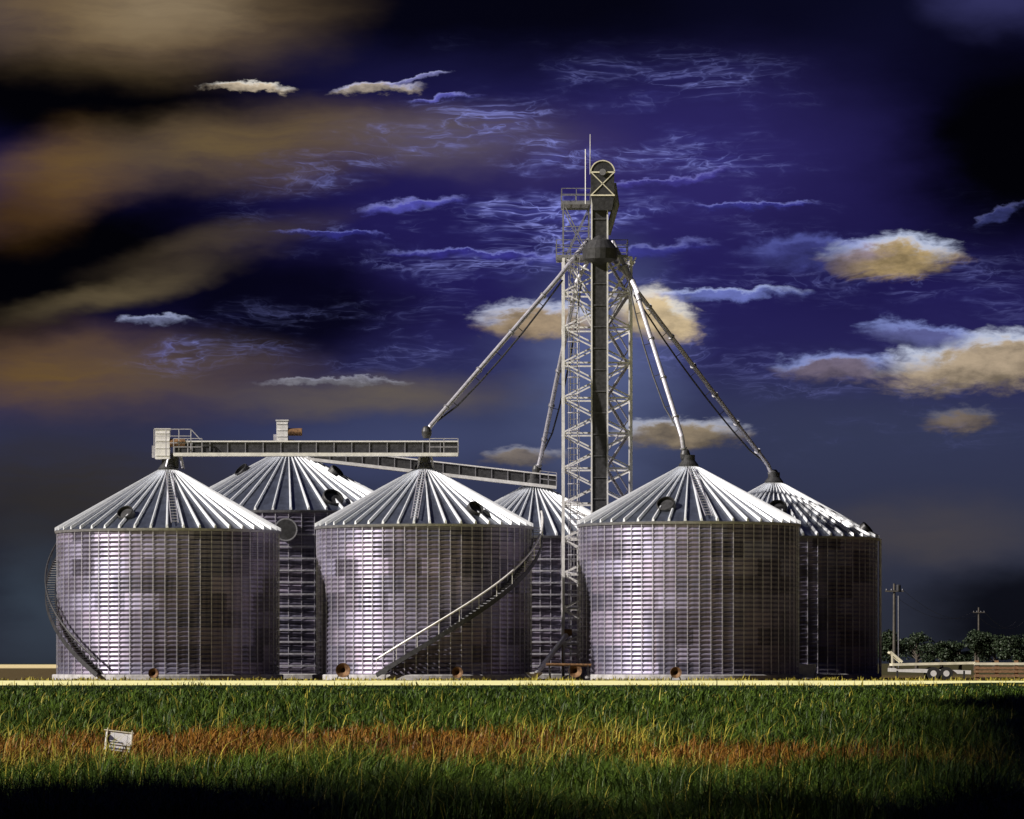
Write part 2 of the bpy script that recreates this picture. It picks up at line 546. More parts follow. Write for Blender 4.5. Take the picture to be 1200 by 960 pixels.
def make_bin(px, Rpx, Y, eave, apex, label, wm, stair=None, hatches=(), rings=False, sheets=20):
    Rr = Rpx * Y / FOC
    zc = .35                                                            # foundation top
    He = at(px, eave, Y - Rr).z
    Ha = at(px, apex, Y).z
    b = thing('grain_bin', ((px - CXP) * Y / FOC, Y, 0), label, 'grain bin', 'corrugated steel grain bins of the elevator')
    f = MB()
    f.revolve([(Rr + .35, -.3), (Rr + .35, zc - .05), (Rr + .30, zc), (Rr - .4, zc + .002)], 72)
    f.build('foundation', M['concrete'], b)
    # wall: real corrugation
    w = MB()
    pitch, amp = .29, .062
    nc = int((He - zc) / pitch)
    pitch = (He - zc) / nc
    prof = []
    for i in range(nc):
        for q in range(4):
            z = zc + (i + q / 4) * pitch
            prof.append((Rr + amp * math.sin(2 * math.pi * q / 4), z))
    prof.append((Rr, He))
    w.revolve(prof, 112)
    wall = w.build('wall', wm, b, smooth=True)
    # stiffeners, one mesh each (shared data)
    s = MB()
    dpt = .05
    wd_ = .085
    s.box((0, -dpt / 2 - .03, (He - zc) / 2 + zc - .02), (wd_ * .55, dpt, He - zc - .06))
    proto = None
    for i in range(NS):
        a = 2 * math.pi * (i + .5) / NS
        if proto is None:
            proto = s.build('stiffener', M['steel'], wall)
            o = proto
        else:
            o = dup(proto, wall)
        o.location = pol(Rr, a, 0)
        o.rotation_euler.z = a
    if rings:
        rr = None
        nr_ = int((He - 1.2) / .82)
        for i in range(nr_):
            z = .9 + i * .82
            if rr is None:
                q = MB()
                q.revolve([(Rr + .17, -.06), (Rr + .26, -.05), (Rr + .26, .05), (Rr + .17, .06)], 72)
                rr = q.build('wind_ring', M['steel'], wall)
                o = rr
            else:
                o = dup(rr, wall)
            o.location = (0, 0, z)
    # roof
    ov = .14
    slope = (Ha - He) / (Rr - .6)
    r = MB()
    top = .62
    zr = lambda q: He + .10 + (Rr - q) * slope
    r.revolve([(Rr - .12, He - .05), (Rr + ov, zr(Rr + ov) - .10), (Rr + ov, zr(Rr + ov)), (top, zr(top)), (top * .5, zr(top) + .04)], 88)
    roof = r.build('roof', M['roof'], b)
    proto = None
    e0 = pol(Rr + ov + .04, 0, zr(Rr + ov) + .05)
    e1 = pol(top + .05, 0, zr(top) + .05)
    for i in range(NR):
        a = 2 * math.pi * (i + .5) / NR
        if proto is None:
            q = MB()
            # a raised seam that narrows towards the peak
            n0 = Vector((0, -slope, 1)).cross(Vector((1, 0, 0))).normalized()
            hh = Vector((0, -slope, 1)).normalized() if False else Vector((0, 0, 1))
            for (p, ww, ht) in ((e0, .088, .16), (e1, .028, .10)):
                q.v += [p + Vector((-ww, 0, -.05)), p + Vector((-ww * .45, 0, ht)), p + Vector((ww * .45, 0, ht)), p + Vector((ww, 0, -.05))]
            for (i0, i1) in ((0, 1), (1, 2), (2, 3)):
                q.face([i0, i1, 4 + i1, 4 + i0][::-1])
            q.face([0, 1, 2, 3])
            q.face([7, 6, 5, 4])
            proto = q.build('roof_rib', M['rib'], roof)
            o = proto
        else:
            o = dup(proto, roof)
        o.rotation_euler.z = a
    q = MB()
    q.revolve([(Rr + .02, He - .16), (Rr + .14, He - .16), (Rr + .20, He + .0), (Rr + .02, He + .02)], 88)
    q.build('eave_ring', M['grey'], roof)
    q = MB()
    q.revolve([(.62, zr(top) - .1), (.66, zr(top) + .25), (.42, zr(top) + .55), (.42, zr(top) + .9), (0.001, zr(top) + .92)], 24)
    q.build('peak_collar', M['dark'], b, smooth=False)
    for (hr, ha, sz, kind) in hatches:
        rad = Rr * hr
        p = pol(rad, R(ha), zr(rad))
        nrm = pol(slope * 2.0, R(ha), 1.0).normalized()
        rot = nrm.to_track_quat('Z', 'Y')
        q = MB()
        q.revolve([(sz, -.5), (sz, .38), (sz * .94, .42), (sz * .88, .42), (sz * .88, .1)], 24)
        o = q.build('roof_hatch', M['dark'], b, loc=p)
        o.rotation_euler = rot.to_euler()
        q = MB()
        q.revolve([(sz * .85, .10), (sz * .8, .20), (0.001, .22)], 24)
        q.build('lid', M['dark'], o)
    if stair:
        a0, a1, rail = stair
        st = MB()
        n = 60
        ri, ro = Rr + .16, Rr + .78
        z0, z1 = .3, He + .1
        zz = lambda i: z0 + (z1 - z0) * i / n
        aa = lambda i: R(a0 + (a1 - a0) * i / n)
        stair_o = None
        for rad, hgh in ((ro, .30), (ri, .26)):
            st = MB()
            for i in range(n):
                p, q_ = pol(rad, aa(i), zz(i)), pol(rad, aa(i + 1), zz(i + 1))
                st.bar(p, q_, .05, hgh)
            if stair_o is None:
                stair_o = st.build('spiral_stair', M['dark'], b)
            else:
                st.build('inner_stringer', M['dark'], stair_o)
        tr = None
        for i in range(2, n, 1):
            if tr is None:
                q = MB()
                q.box((0, 0, 0), (.28, ro - ri - .06, .04))
                tr = q.build('tread', M['grey'], stair_o)
                o = tr
            else:
                o = dup(tr, stair_o)
            o.location = pol((ri + ro) / 2, aa(i), zz(i) + .05)
            o.rotation_euler.z = aa(i)
        hr_ = MB()
        hr_.tube([pol(ro, aa(i), zz(i) + 1.0) for i in range(n + 1)], .07, 6)
        for i in range(0, n + 1, 5):
            hr_.bar(pol(ro, aa(i), zz(i)), pol(ro, aa(i), zz(i) + 1.0), .035)
        hr_.build('handrail', rail, stair_o)
    return b, Rr, He, zr


FR, BK, TW = 281.0, 302.0, 290.0
binA = make_bin(197, 129, FR, 619, 555, 'leftmost front grain bin, with a dark spiral stair curling round its left edge', M['wall'][0],
                (-30, -127, M['dark']), [(.82, -22, .55, 0)])
binC = make_bin(497, 125, FR, 614, 554, 'front grain bin in the middle, with a stair rising diagonally across its right half', M['wall'][1],
                (-22, 98, M['pale']), [(.80, 36, .55, 0)])
binE = make_bin(807, 128, FR, 611, 551, 'front grain bin at the right, plain lit wall, just right of the elevator leg', M['wall'][2],
                None, [(.78, -17, .62, 0)])
binB = make_bin(338, 142, BK, 598, 532, 'tall rear grain bin whose roof rises behind the two left front bins', M['wall'][3],
                None, [(.40, -62, .55, 0), (.42, 66, .55, 0), (.86, 27, .75, 0)], rings=True)
binD = make_bin(626, 116, BK, 628, 572, 'rear grain bin seen only in the narrow gap left of the lattice tower', M['wall'][4], None, [], rings=True)
binF = make_bin(907, 120, BK, 628, 570, 'rightmost grain bin, dark and shaded, set behind its neighbour', M['wall'][5],
                None, [(.56, 0, .65, 0), (.9, 72, .5, 0)])
# round wall hatch on the tall rear bin
bo, Rr, He, zr = binB
q = MB()
hz = at(343, 621, BK - Rr).z
q.tube([(.3, -Rr - .02, hz), (.3, -Rr - .55, hz)], .72, 28)
q.build('wall_hatch', M['dark'], bo)
q = MB()
q.revolve([(.70, -.04), (.80, -.04), (.80, .06), (.70, .06)], 32)
o = q.build('hatch_rim', M['grey'], bo, loc=(.3, -Rr - .5, hz))
o.rotation_euler = (R(90), 0, 0)
# vertical drain pipe on the right-hand bin's edge
bo, Rr, He, zr = binF
q = MB()
q.tube([pol(Rr + .25, R(88), .2), pol(Rr + .25, R(88), He)], .10, 8)
q.build('drain_pipe', M['pale'], bo)
# ladders on the roofs of the front bins
for (bb, ang) in ((binA, 8), (binC, -4), (binE, 8)):
    bo, Rr, He, zr = bb
    q = MB()
    for sg in (-.22, .22):
        d = pol(1, R(ang), 0)
        sd = Vector((math.cos(R(ang)), math.sin(R(ang)), 0)) * sg
        q.bar(pol(Rr, R(ang), zr(Rr) + .26) + sd, pol(1, R(ang), zr(1) + .22) + sd, .05)
    for i in range(18):
        rr_ = 1.2 + (Rr - 1.4) * i / 17
        sd = Vector((math.cos(R(ang)), math.sin(R(ang)), 0)) * .22
        p = pol(rr_, R(ang), zr(rr_) + .25)
        q.bar(p - sd, p + sd, .04)
    q.build('roof_ladder', M['steel'], bo)


# ------------------------------------------------------------------ conveyors
def conveyor(p0, p1, hgt_, label, rail_spans, legs):
    """p0..p1 run along the top of the housing; local frame at p0"""
    c_ = thing('drag_conveyor', (p0.x, p0.y, 0), label, 'conveyor', 'drag conveyors above the bins')
    o_ = Vector((p0.x, p0.y, 0))
    a, b = p0 - o_, p1 - o_
    d = (b - a).normalized()
    up = Vector((0, 0, 1))
    q = MB()
    q.bar(a - up * hgt_ / 2, b - up * hgt_ / 2, .55, hgt_ * .92)
    q.build('housing', M['dark'], c_)
    q = MB()
    q.bar(a + up * .02, b + up * .02, .75, .09)
    q.build('cover', M['pale'], c_)
    n = int((b - a).length / 1.15)
    for i in range(n + 1):
        q = MB()
        p = a.lerp(b, i / n)
        q.box(p - up * (hgt_ / 2), (.06, .70, hgt_ * .9))
        q.build('flange_band', M['grey'], c_)
    q = MB()
    w0, w1 = a + Vector((0, -.75, -hgt_ - .12)), b + Vector((0, -.75, -hgt_ - .12))
    q.bar(w0, w1, .85, .10)
    q.bar(w0 + Vector((0, -.45, .06)), w1 + Vector((0, -.45, .06)), .05, .22)
    q.build('catwalk', M['pale'], c_)
    for (s0, s1, hh) in rail_spans:
        q = MB()
        m_ = max(2, int((b - a).length * (s1 - s0) / 1.1))
        for k_ in (.55, 1.1):
            q.bar(w0.lerp(w1, s0) + Vector((0, -.42, k_ * hh)), w0.lerp(w1, s1) + Vector((0, -.42, k_ * hh)), .05)
        for i in range(m_ + 1):
            p = w0.lerp(w1, s0 + (s1 - s0) * i / m_) + Vector((0, -.42, 0))
            q.bar(p, p + up * 1.1 * hh, .05)
        q.build('guard_rail', M['steel'], c_)
    for (s0, z_to, spread) in legs:
        p = a.lerp(b, s0) - up * (hgt_)
        q = MB()
        z_to = min(z_to, p.z - .1)
        for sxx in (-1, 1):
            for syy in (-1, 1):
                q.bar(p + Vector((.35 * sxx, .3 * syy, 0)), Vector((p.x + spread * sxx, p.y + spread * syy, z_to)), .10)
        q.build('support_frame', M['steel'], c_)
        q = MB()
        q.tube([p + up * .1, Vector((p.x, p.y, z_to))], .26, 12)
        q.build('drop_spout', M['dark'], c_)
    return c_, a, b


def drive_box(c_, p, w, h, side=-1):
    q = MB()
    q.box(p + Vector((0, 0, 0)), (w, .9, h))
    for i in range(4):
        q.box(p + Vector((0, -.46, h * (-.38 + .25 * i))), (w * .96, .05, .06))
    q.box(p + Vector((0, 0, h / 2 + .03)), (w + .12, 1.0, .07))
    bx_ = q.build('drive_box', M['pale'], c_)
    q = MB()
    q.tube([p + Vector((w * .5, -.2, h * .05)), p + Vector((w * .5 + 1.0, -.2, h * .05))], .27, 14)
    q.build('motor', M['rust'], c_)
    q = MB()
    q.box(p + Vector((side * (w / 2 + .12), -.1, -h * .25)), (.2, .6, h * .4))
    q.build('control_box', M['steel'], c_)
    for k_ in (.42, .62):
        pass


pA0, pC1 = at(205, 518, FR), at(537, 518, FR)
cv1, a, b = conveyor(pA0, pC1, .82, 'level drag conveyor bridging the left and middle front bins', [(0.0, .10, 1.0), (.90, 1.0, 1.0)],
                     [(.0, at(200, 549, FR).z, .55), (.885, at(497, 549, FR).z, .5)])
pb = at(191, 521, FR) - Vector((pA0.x, pA0.y, 0))
drive_box(cv1, pb, .95, 1.95)
q = MB()       # platform with rails round the drive
for k_ in (.0, .45, .9):
    q.bar(at(182, 504, FR) - cv1.location + Vector((0, -1.0, -k_)), at(225, 504, FR) - cv1.location + Vector((0, -1.0, -k_)), .05)
for xx in (182, 196, 211, 225):
    q.bar(at(xx, 504, FR) - cv1.location + Vector((0, -1.0, 0)), at(xx, 535, FR) - cv1.location + Vector((0, -1.0, 0)), .06)
q.bar(at(225, 504, FR) - cv1.location + Vector((0, -1.0, 0)), at(236, 516, FR) - cv1.location + Vector((0, -1.0, 0)), .06)
q.build('drive_railing', M['steel'], cv1)

pB0, pD1 = at(330, 521, BK), at(652, 558, BK)
cv2, a, b = conveyor(pB0, pD1, .80, 'sloping drag conveyor running down from the tall rear bin to the one by the tower', [(0, .06, .9), (.94, 1.0, 1.0)],
                     [(.03, at(338, 533, BK).z, .5), (.925, at(626, 571, BK).z, .5)])
pb = at(331, 508, BK) - Vector((pB0.x, pB0.y, 0))
drive_box(cv2, pb, .8, 1.75)


# ------------------------------------------------------------------ elevator leg
E = lambda px, py: at(px, py, TW)
LY = TW - 2.35
lg0 = at(702.5, 0, LY)
leg = thing('bucket_elevator', (lg0.x, LY, 0), 'tall dark bucket elevator leg with a rounded head, rising above every bin', 'grain elevator')
L = lambda px, py, dy=0.0: at(px, py, LY) - Vector((lg0.x, LY, 0)) + Vector((0, dy, 0))
zt = L(702, 228).z
q = MB()
q.box((0, 0, zt / 2), (.98, .55, zt))
q.build('leg_casing', M['dark'], leg)
q = MB()
for z in np.arange(2.0, zt, 1.45):
    q.box((0, 0, z), (1.10, .66, .07))
q.build('casing_flanges', mat('flange_steel', (.10, .10, .11), .5, .4, .3, 4), leg)
for sg in (-1, 1):
    q = MB()
    q.box((sg * .535, -.32, zt / 2), (.10, .10, zt))
    q.build('edge_angle', M['pale'], leg)
q = MB()
q.box((0, 0, .9), (1.7, 1.0, 1.8))
q.build('boot', M['dark'], leg)
# head: box with round top (axis towards the viewer)
hw = 27 / 2 * TW / FOC
hx = L(706, 0).x
z0, zc = L(0, 230).z, L(0, 203).z
q = MB()
prof = [(-hw * .8, z0 - 1.0), (-hw, z0)] + [(-hw * math.cos(math.pi * i / 12), zc + hw * math.sin(math.pi * i / 12)) for i in range(13)] + [(hw, z0), (hw * .8, z0 - 1.0)]
for yy in (-.55, .55):
    q.v += [Vector((hx + p[0], yy, p[1])) for p in prof]
n = len(prof)
q.face(list(range(n)))
q.face(list(range(2 * n - 1, n - 1, -1)))
for i in range(n):
    j = (i + 1) % n
    q.face([i, n + i, n + j, j])
q.build('head_hood', M['dark'], leg)
q = MB()
for i in range(2, len(prof) - 3):
    q.bar(Vector((hx + prof[i][0] * 1.03, -.57, prof[i][1])), Vector((hx + prof[i + 1][0] * 1.03, -.57, prof[i + 1][1])), .07)
for zz_ in (z0, zc):
    q.box((hx, -.57, zz_), (hw * 2.1, .07, .09))
q.bar((hx - hw, -.57, z0), (hx + hw, -.57, zc), .06)
q.bar((hx + hw, -.57, z0), (hx - hw, -.57, zc), .06)
q.build('head_trim', M['cream'], leg)
q = MB()
q.tube([(hx, -.72, zc), (hx, -.5, zc)], .22, 16)
q.build('head_bearing', M['grey'], leg)
q = MB()      # discharge chute from the head down to the distributor
q.tube([L(718, 215), L(722, 240), L(712, 275)], [.26, .24, .22], 10)
q.build('discharge_chute', M['grey'], leg)
q = MB()
q.revolve([(.3, -1.1), (1.15, -.7), (1.2, .0), (.75, .55), (.3, .9)], 20, c=L(703, 292))
q.build('distributor', M['dark'], leg)
q = MB()
q.tube([L(691.5, 205, -.3), L(691.5, 158, -.3)], [.035, .02], 6)
q.build('lightning_rod', M['pale'], leg)
q = MB()
q.tube([L(686, 240, -.5), L(686, 176, -.5)], .04, 6)
q.build('mast', M['pale'], leg)

# ------------------------------------------------------------------ lattice tower
tx0, tx1 = E(660, 0).x, E(739, 0).x
tc_ = (tx0 + tx1) / 2
wT = (tx1 - tx0) / 2
dT = 1.75
tower = thing('support_tower', (tc_, TW + .15, 0), 'galvanised lattice tower with zigzag stairs and railed platforms round the elevator leg', 'tower')
ztop = E(0, 304).z
for sxx in (-1, 1):
    for syy in (-1, 1):
        q = MB()
        q.box((sxx * wT, syy * dT, ztop / 2), (.17, .17, ztop))
        q.build('corner_post', M['pale'], tower)
NB = 12
bh = ztop / NB
for i in range(NB):
    za, zb = i * bh, (i + 1) * bh
    for syy in (-1, 1):
        for sg in (-1, 1):
            q = MB()
            q.bar((-wT * sg, syy * (dT + .03 * sg), za + .05), (wT * sg, syy * (dT + .03 * sg), zb - .05), .10)
            q.build('brace', M['pale'], tower)
        q = MB()
        q.bar((-wT, syy * dT, zb), (wT, syy * dT, zb), .11)
        q.build('strut', M['pale'], tower)
    for sxx in (-1, 1):
        q = MB()
        s_ = 1 if i % 2 else -1
        q.bar((sxx * wT, -dT * s_, za + .05), (sxx * wT, dT * s_, zb - .05), .10)
        q.build('brace', M['pale'], tower)
        q = MB()
        q.bar((sxx * wT, -dT, zb), (sxx * wT, dT, zb), .11)
        q.build('strut', M['pale'], tower)
    # stair flight on the right-hand half, running front-back alternately and sideways
    x0, x1 = (.62, wT - .16)
    sg = 1 if i % 2 == 0 else -1
    p0 = Vector((x0 if sg > 0 else x1, -.9 * sg, za + .02))
    p1 = Vector((x1 if sg > 0 else x0, .9 * sg, zb))
    q = MB()
    lat = Vector((0, .35, 0))
    for s2 in (-1, 1):
        q.bar(p0 + lat * s2, p1 + lat * s2, .05, .22)
        q.bar(p0 + lat * s2 + Vector((0, 0, 1)), p1 + lat * s2 + Vector((0, 0, 1)), .05)
    for k_ in range(9):
        p = p0.lerp(p1, (k_ + .5) / 9)
        q.box(p, (.24, .7, .04))
    q.build('stair_flight', M['steel'], tower)
    q = MB()
    q.box((x1 - .35 if sg > 0 else x0 + .2, .55 * sg, zb + .03), (.8, 1.3, .06))
    q.build('landing', M['steel'], tower)
# caged ladder on the left side
q = MB()
lx = -wT + .7
for s2 in (-.24, .24):
    q.bar((lx + s2, -dT + .3, 0), (lx + s2, -dT + .3, ztop), .06)
for z in np.arange(.4, ztop, .40):
    q.bar((lx - .24, -dT + .3, z), (lx + .24, -dT + .3, z), .045)
q.build('ladder', M['pale'], tower)
q = MB()
for z in np.arange(2.4, ztop, 1.2):
    pts = [Vector((lx + .42 * math.sin(R(a_)), -dT + .3 - .42 + .42 * math.cos(R(a_)), z)) for a_ in range(40, 321, 40)]
    q.tube(pts, .03, 5)
for a_ in (120, 180, 240):
    q.bar((lx + .42 * math.sin(R(a_)), -dT - .12 + .42 * math.cos(R(a_)), 2.4), (lx + .42 * math.sin(R(a_)), -dT - .12 + .42 * math.cos(R(a_)), ztop), .035)
q.build('ladder_cage', M['steel'], tower)
TL = lambda px, py, dy=0.0: E(px, py) - Vector(tower.location) + Vector((0, dy + .15, 0))


def platform(xa, xb, py, rail_py, rails=True):
    z = TL(0, py).z
    xa, xb = TL(xa, 0).x, TL(xb, 0).x
    q = MB()
    for yy in np.arange(-1.7, 1.71, .34):
        q.box(((xa + xb) / 2, yy, z), (xb - xa, .20, .05))
    for yy in (-1.8, 1.8):
        q.box(((xa + xb) / 2, yy, z - .06), (xb - xa, .07, .2))
    q.build('platform', M['grey'], tower)
    zr_ = TL(0, rail_py).z
    q = MB()
    for yy in (-1.8, 1.8):
        for f_ in (.5, 1.0):
            q.bar((xa, yy, z + (zr_ - z) * f_), (xb, yy, z + (zr_ - z) * f_), .05)
        m_ = max(2, int((xb - xa) / .9))
        for i in range(m_ + 1):
            xx = xa + (xb - xa) * i / m_
            q.bar((xx, yy, z), (xx, yy, zr_), .05)
    for xx in (xa, xb):
        for f_ in (.5, 1.0):
            q.bar((xx, -1.8, z + (zr_ - z) * f_), (xx, 1.8, z + (zr_ - z) * f_), .05)
    q.build('railing', M['grey'], tower)


platform(652, 735, 302, 284)
platform(658, 692, 240, 224)
q = MB()     # upper frame that carries the small platform
for xx in (660, 690):
    for yy in (-1.5, 1.5):
        q.bar(TL(xx, 303, yy), TL(xx, 240, yy), .08)
for yy in (-1.5, 1.5):
    q.bar(TL(662, 303, yy), TL(690, 245, yy), .07)
    q.bar(TL(690, 303, yy), TL(662, 245, yy), .07)
    q.bar(TL(660, 268, yy), TL(690, 268, yy), .06)
for xx, py in ((660, 268), (690, 268)):
    q.bar(TL(xx, py, -1.5), TL(xx, py, 1.5), .07)
q.build('upper_frame', M['grey'], tower)
for (xx, sg) in ((662, -1), (738, 1)):     # knee braces under the upper platform
    q = MB()
    for yy in (-1.5, 1.5):
        q.bar(TL(703 + sg * 10, 350, yy), TL(703 + sg * 42, 304, yy), .10)
        q.bar(TL(703 + sg * 10, 380, yy), TL(703 + sg * 36, 330, yy), .08)
    q.build('knee_brace', M['pale'], tower)


# ------------------------------------------------------------------ spouts
def spout(pts, label, r=.155):
    o_ = Vector((pts[-1].x, pts[-1].y, 0))
    s = thing('grain_spout', o_, label, 'spout', 'grain spouts fanning out from the elevator')
    P = [p - o_ for p in pts]
    q = MB()
    q.tube(P, r, 12)
    pipe_ = q.build('pipe', M['steel'], s, smooth=False)
    for i in range(len(P) - 1):
        dd = (P[i + 1] - P[i])
        m_ = max(1, int(dd.length / 3.0))
        for k_ in range(m_):
            p = P[i].lerp(P[i + 1], (k_ + .5) / m_)
            t_ = dd.normalized()
            q = MB()
            q.tube([p - t_ * .05, p + t_ * .05], r * 1.5, 12)
            q.build('flange', M['grey'], pipe_)
    # truss chord slung below the pipe
    i0 = 1 if len(P) > 2 else 0
    A_, B_ = P[-3] if len(P) > 2 else P[0], P[-2] if len(P) > 2 else P[1]
    dd = (B_ - A_)
    per = Vector((0, 1, 0)).cross(dd).normalized()
    if per.z > 0:
        per = -per
    q = MB()
    m_ = max(3, int(dd.length / 2.2))
    low = [A_.lerp(B_, k_ / m_) + per * (.62 * math.sin(math.pi * min(1, max(.06, k_ / m_))) ** .4) for k_ in range(m_ + 1)]
    q.tube(low, .06, 6)
    for k_ in range(1, m_):
        q.bar(A_.lerp(B_, k_ / m_), low[k_], .045)
    q.build('truss', M['dark'], s)
    q = MB()
    e = P[-1]
    q.revolve([(r * 1.4, -.1), (r * 2.0, .1), (r * 2.2, .35), (r * 1.7, .6), (r * 1.1, .7)], 16, c=e)
    q.build('end_fitting', M['dark'], s)
    return s


DS = at(703, 290, TW)
spout([at(690, 280, TW - .5), at(655, 325, TW - 2.6), at(504, 500, FR), at(500, 512, FR)], 'long spout sloping left down to the level conveyor over the middle bin')
spout([at(692, 300, TW - .3), at(676, 330, TW), at(634, 535, BK - .3), at(629, 556, BK)], 'steep spout dropping left of the tower to the rear bin in the gap')
spout([at(714, 300, TW - .7), at(742, 330, TW - 2.4), at(799, 512, FR), at(803, 539, FR)], 'steep spout right of the tower down to the peak of the front right bin')
spout([at(718, 283, TW - .9), at(747, 342, TW - 3.0), at(900, 545, BK - .2), at(907, 562, BK)], 'outermost right-hand spout reaching the rightmost bin')


# ------------------------------------------------------------------ things on the yard
def fan(px, Y, label, s=1.0):
    p = at(px, 797, Y)
    f = thing('aeration_fan', (p.x, Y, .014), label, 'fan', 'aeration fans at the foot of the bins')
    q = MB()
    q.revolve([(.30 * s, -.25), (.36 * s, -.28), (.36 * s, .28), (.30 * s, .25), (.12 * s, .1)], 20)
    o = q.build('fan_drum', M['rust'], f, loc=(0, 0, .48 * s))
    o.rotation_euler = (R(90), 0, 0)
    q = MB()
    q.box((0, .55 * s, .38 * s), (.5 * s, .7 * s, .45 * s))
    q.build('duct', M['rust'], f)
    for sg in (-1, 1):
        q = MB()
        q.bar((sg * .3 * s, 0, 0), (sg * .2 * s, 0, .3 * s), .07)
        q.build('leg', M['dark'], f)
    return f


fan(402, 272.3, 'rust-brown aeration fan at the left foot of the middle front bin', 1.3)
fan(536, 272.3, 'rust-brown aeration fan at the right foot of the middle front bin, below its stair')
fan(792, 272.0, 'rust-brown aeration fan at the foot of the front right bin')
fan(180, 272.0, 'rust-brown aeration fan at the foot of the leftmost bin', .9)
fan(674, 275.5, 'rust-brown aeration fan in the gap below the lattice tower', 1.2)

# unloading auger in the gap
p0, p1 = at(626, 793, 276), at(664, 744, 283)
au = thing('unload_auger', (p0.x, p0.y, 0), 'slanting unloading auger on the ground in the gap between middle and right bins', 'auger')
q = MB()
q.tube([p0 - au.location, p1 - au.location], .17, 12)
q.build('tube', M['pale'], au)
q = MB()
q.revolve([(.15, .0), (.55, .35), (.58, .42), (.5, .42)], 8, c=p0 - Vector(au.location) + Vector((0, 0, -.15)))
q.build('hopper', M['pale'], au)
for f_, w_ in ((.45, .6), (.85, .7)):
    pm = p0.lerp(p1, f_) - Vector(au.location)
    q = MB()
    for sg in (-1, 1):
        q.bar(pm, Vector((pm.x + .1, pm.y + sg * w_, 0.02)), .07)
    q.bar(Vector((pm.x + .05, pm.y - w_ * .5, pm.z * .5)), Vector((pm.x + .05, pm.y + w_ * .5, pm.z * .5)), .05)
    q.build('stand', M['rust'], au)
q = MB()
q.box(p1 - Vector(au.location) + Vector((.1, 0, .15)), (.5, .4, .45))
q.build('motor', M['rust'], au)
# low pale feed pipe along the ground
pg = thing('transfer_pipe', at(640, 797, 274.5) * 1.0, 'low horizontal pipe running past the gap into the front right bin', 'pipe')
pg.location.z = 0
q = MB()
q.tube([(0, 0, 1.0), (2.9, .2, .95)], .10, 10)
q.build('pipe', M['rust'], pg)
for xx in (.2, 1.5, 2.7):
    q = MB()
    q.bar((xx, .05, 0), (xx, .05, .95), .07)
    q.build('stand', M['dark'], pg)
# discharge box between the right bins
db = thing('discharge_box', (at(945, 797, 283).x, 283, .0), 'small pale discharge box on the ground between the two right bins', 'hopper')
q = MB()
for (z, w_) in ((.12, .42), (.75, .62), (1.0, .62)):
    q.v += [Vector((sx_ * w_, sy_ * .4, z)) for sx_, sy_ in ((-1, -1), (1, -1), (1, 1), (-1, 1))]
for l_ in (0, 1):
    for k_ in range(4):
        q.face([l_ * 4 + k_, l_ * 4 + (k_ + 1) % 4, l_ * 4 + 4 + (k_ + 1) % 4, l_ * 4 + 4 + k_])
q.face([3, 2, 1, 0])
q.face([8, 9, 10, 11])
q.build('hopper_body', M['pale'], db)
q = MB()
q.tube([(-.4, 0, .9), (-1.0, .0, 1.25)], .16, 10)
q.build('chute', M['pale'], db)
for sg in (-1, 1):
    q = MB()
    q.bar((sg * .55, -.3, 0), (sg * .55, -.3, .8), .08)
    q.build('leg', M['dark'], db)

# ------------------------------------------------------------------ lawn sign in the stubble
Ys = 49.5
ps = at(139, 888, Ys)
zs = float(hgt(ps.x, Ys))
sg_ = thing('lawn_sign', (ps.x, Ys, zs), 'small white tilted sign on two stakes in the brown grass', 'sign')
tilt = Matrix.Rotation(R(7), 3, 'Y')
sc_ = Ys / FOC
q = MB()
hwid, hhei = 16 * sc_, 11.5 * sc_
zc_ = 14.5 * sc_
q.box((0, 0, zc_), (hwid * 2, .008, hhei * 2), tilt)
q.build('panel', M['signwhite'], sg_)
q = MB()
q.v += [Vector((0, -.0075, zc_)) + tilt @ Vector((u_ * hwid, 0, v_ * hhei)) for (u_, v_) in ((-.86, .75), (-.1, .05), (-.86, .05))]
q.face([2, 1, 0])
for (zz_, hh_, xa, xb) in ((-.12, .05, -.88, .30), (-.40, .05, -.88, .86), (-.76, .06, -.88, .86)):
    cc_ = tilt @ Vector(((xa + xb) / 2 * hwid, 0, zz_ * hhei))
    q.box(Vector((0, -.006, zc_)) + cc_, ((xb - xa) * hwid, .005, hh_ * hhei * 2), tilt)
q.build('dark_bars', M['signdark'], sg_)
q = MB()
q.bar(Vector((0, -.008, zc_)) + tilt @ Vector((-hwid * 1.15, 0, hhei)), Vector((0, -.008, zc_)) + tilt @ Vector((hwid * 1.05, 0, hhei)), .012)
q.build('top_rail', M['cream'], sg_)
for xx in (-.9, .9):
    q = MB()
    top_ = Vector((0, -.012, zc_)) + tilt @ Vector((xx * hwid, 0, hhei * 1.25))
    q.bar(Vector((xx * hwid * 1.05 - .01, -.012, -.06)), top_, .011)
    q.build('stake', M['cream'], sg_)

# ------------------------------------------------------------------ right background
# flatbed trailer
Yt = 277.0
pt = at(1090, 797, Yt)
tr_ = thing('flatbed_trailer', (pt.x, Yt, 0), 'long low flatbed trailer with pale deck parked right of the dark bin', 'trailer')
T = lambda px, py, dy=0: at(px, py, Yt) - Vector((pt.x, Yt, 0)) + Vector((0, dy, 0))
q = MB()
q.bar(T(1044, 779), T(1142, 777), 2.2, .16)
q.build('deck', M['cream'], tr_)
q = MB()
q.bar(T(1042, 785, -.9), T(1136, 788, -.9), .12, .24)
q.bar(T(1042, 785, .9), T(1136, 788, .9), .12, .24)
q.build('chassis', M['pale'], tr_)
q = MB()
q.bar(T(1042, 764, -.8), T(1056, 776, -.8), .12, .15)
q.bar(T(1042, 764, .8), T(1056, 776, .8), .12, .15)
q.bar(T(1043, 765, -.8), T(1043, 765, .8), .12)
q.bar(T(1044, 764, -.8), T(1044, 778, -.8), .10)
q.build('headboard', M['cream'], tr_)
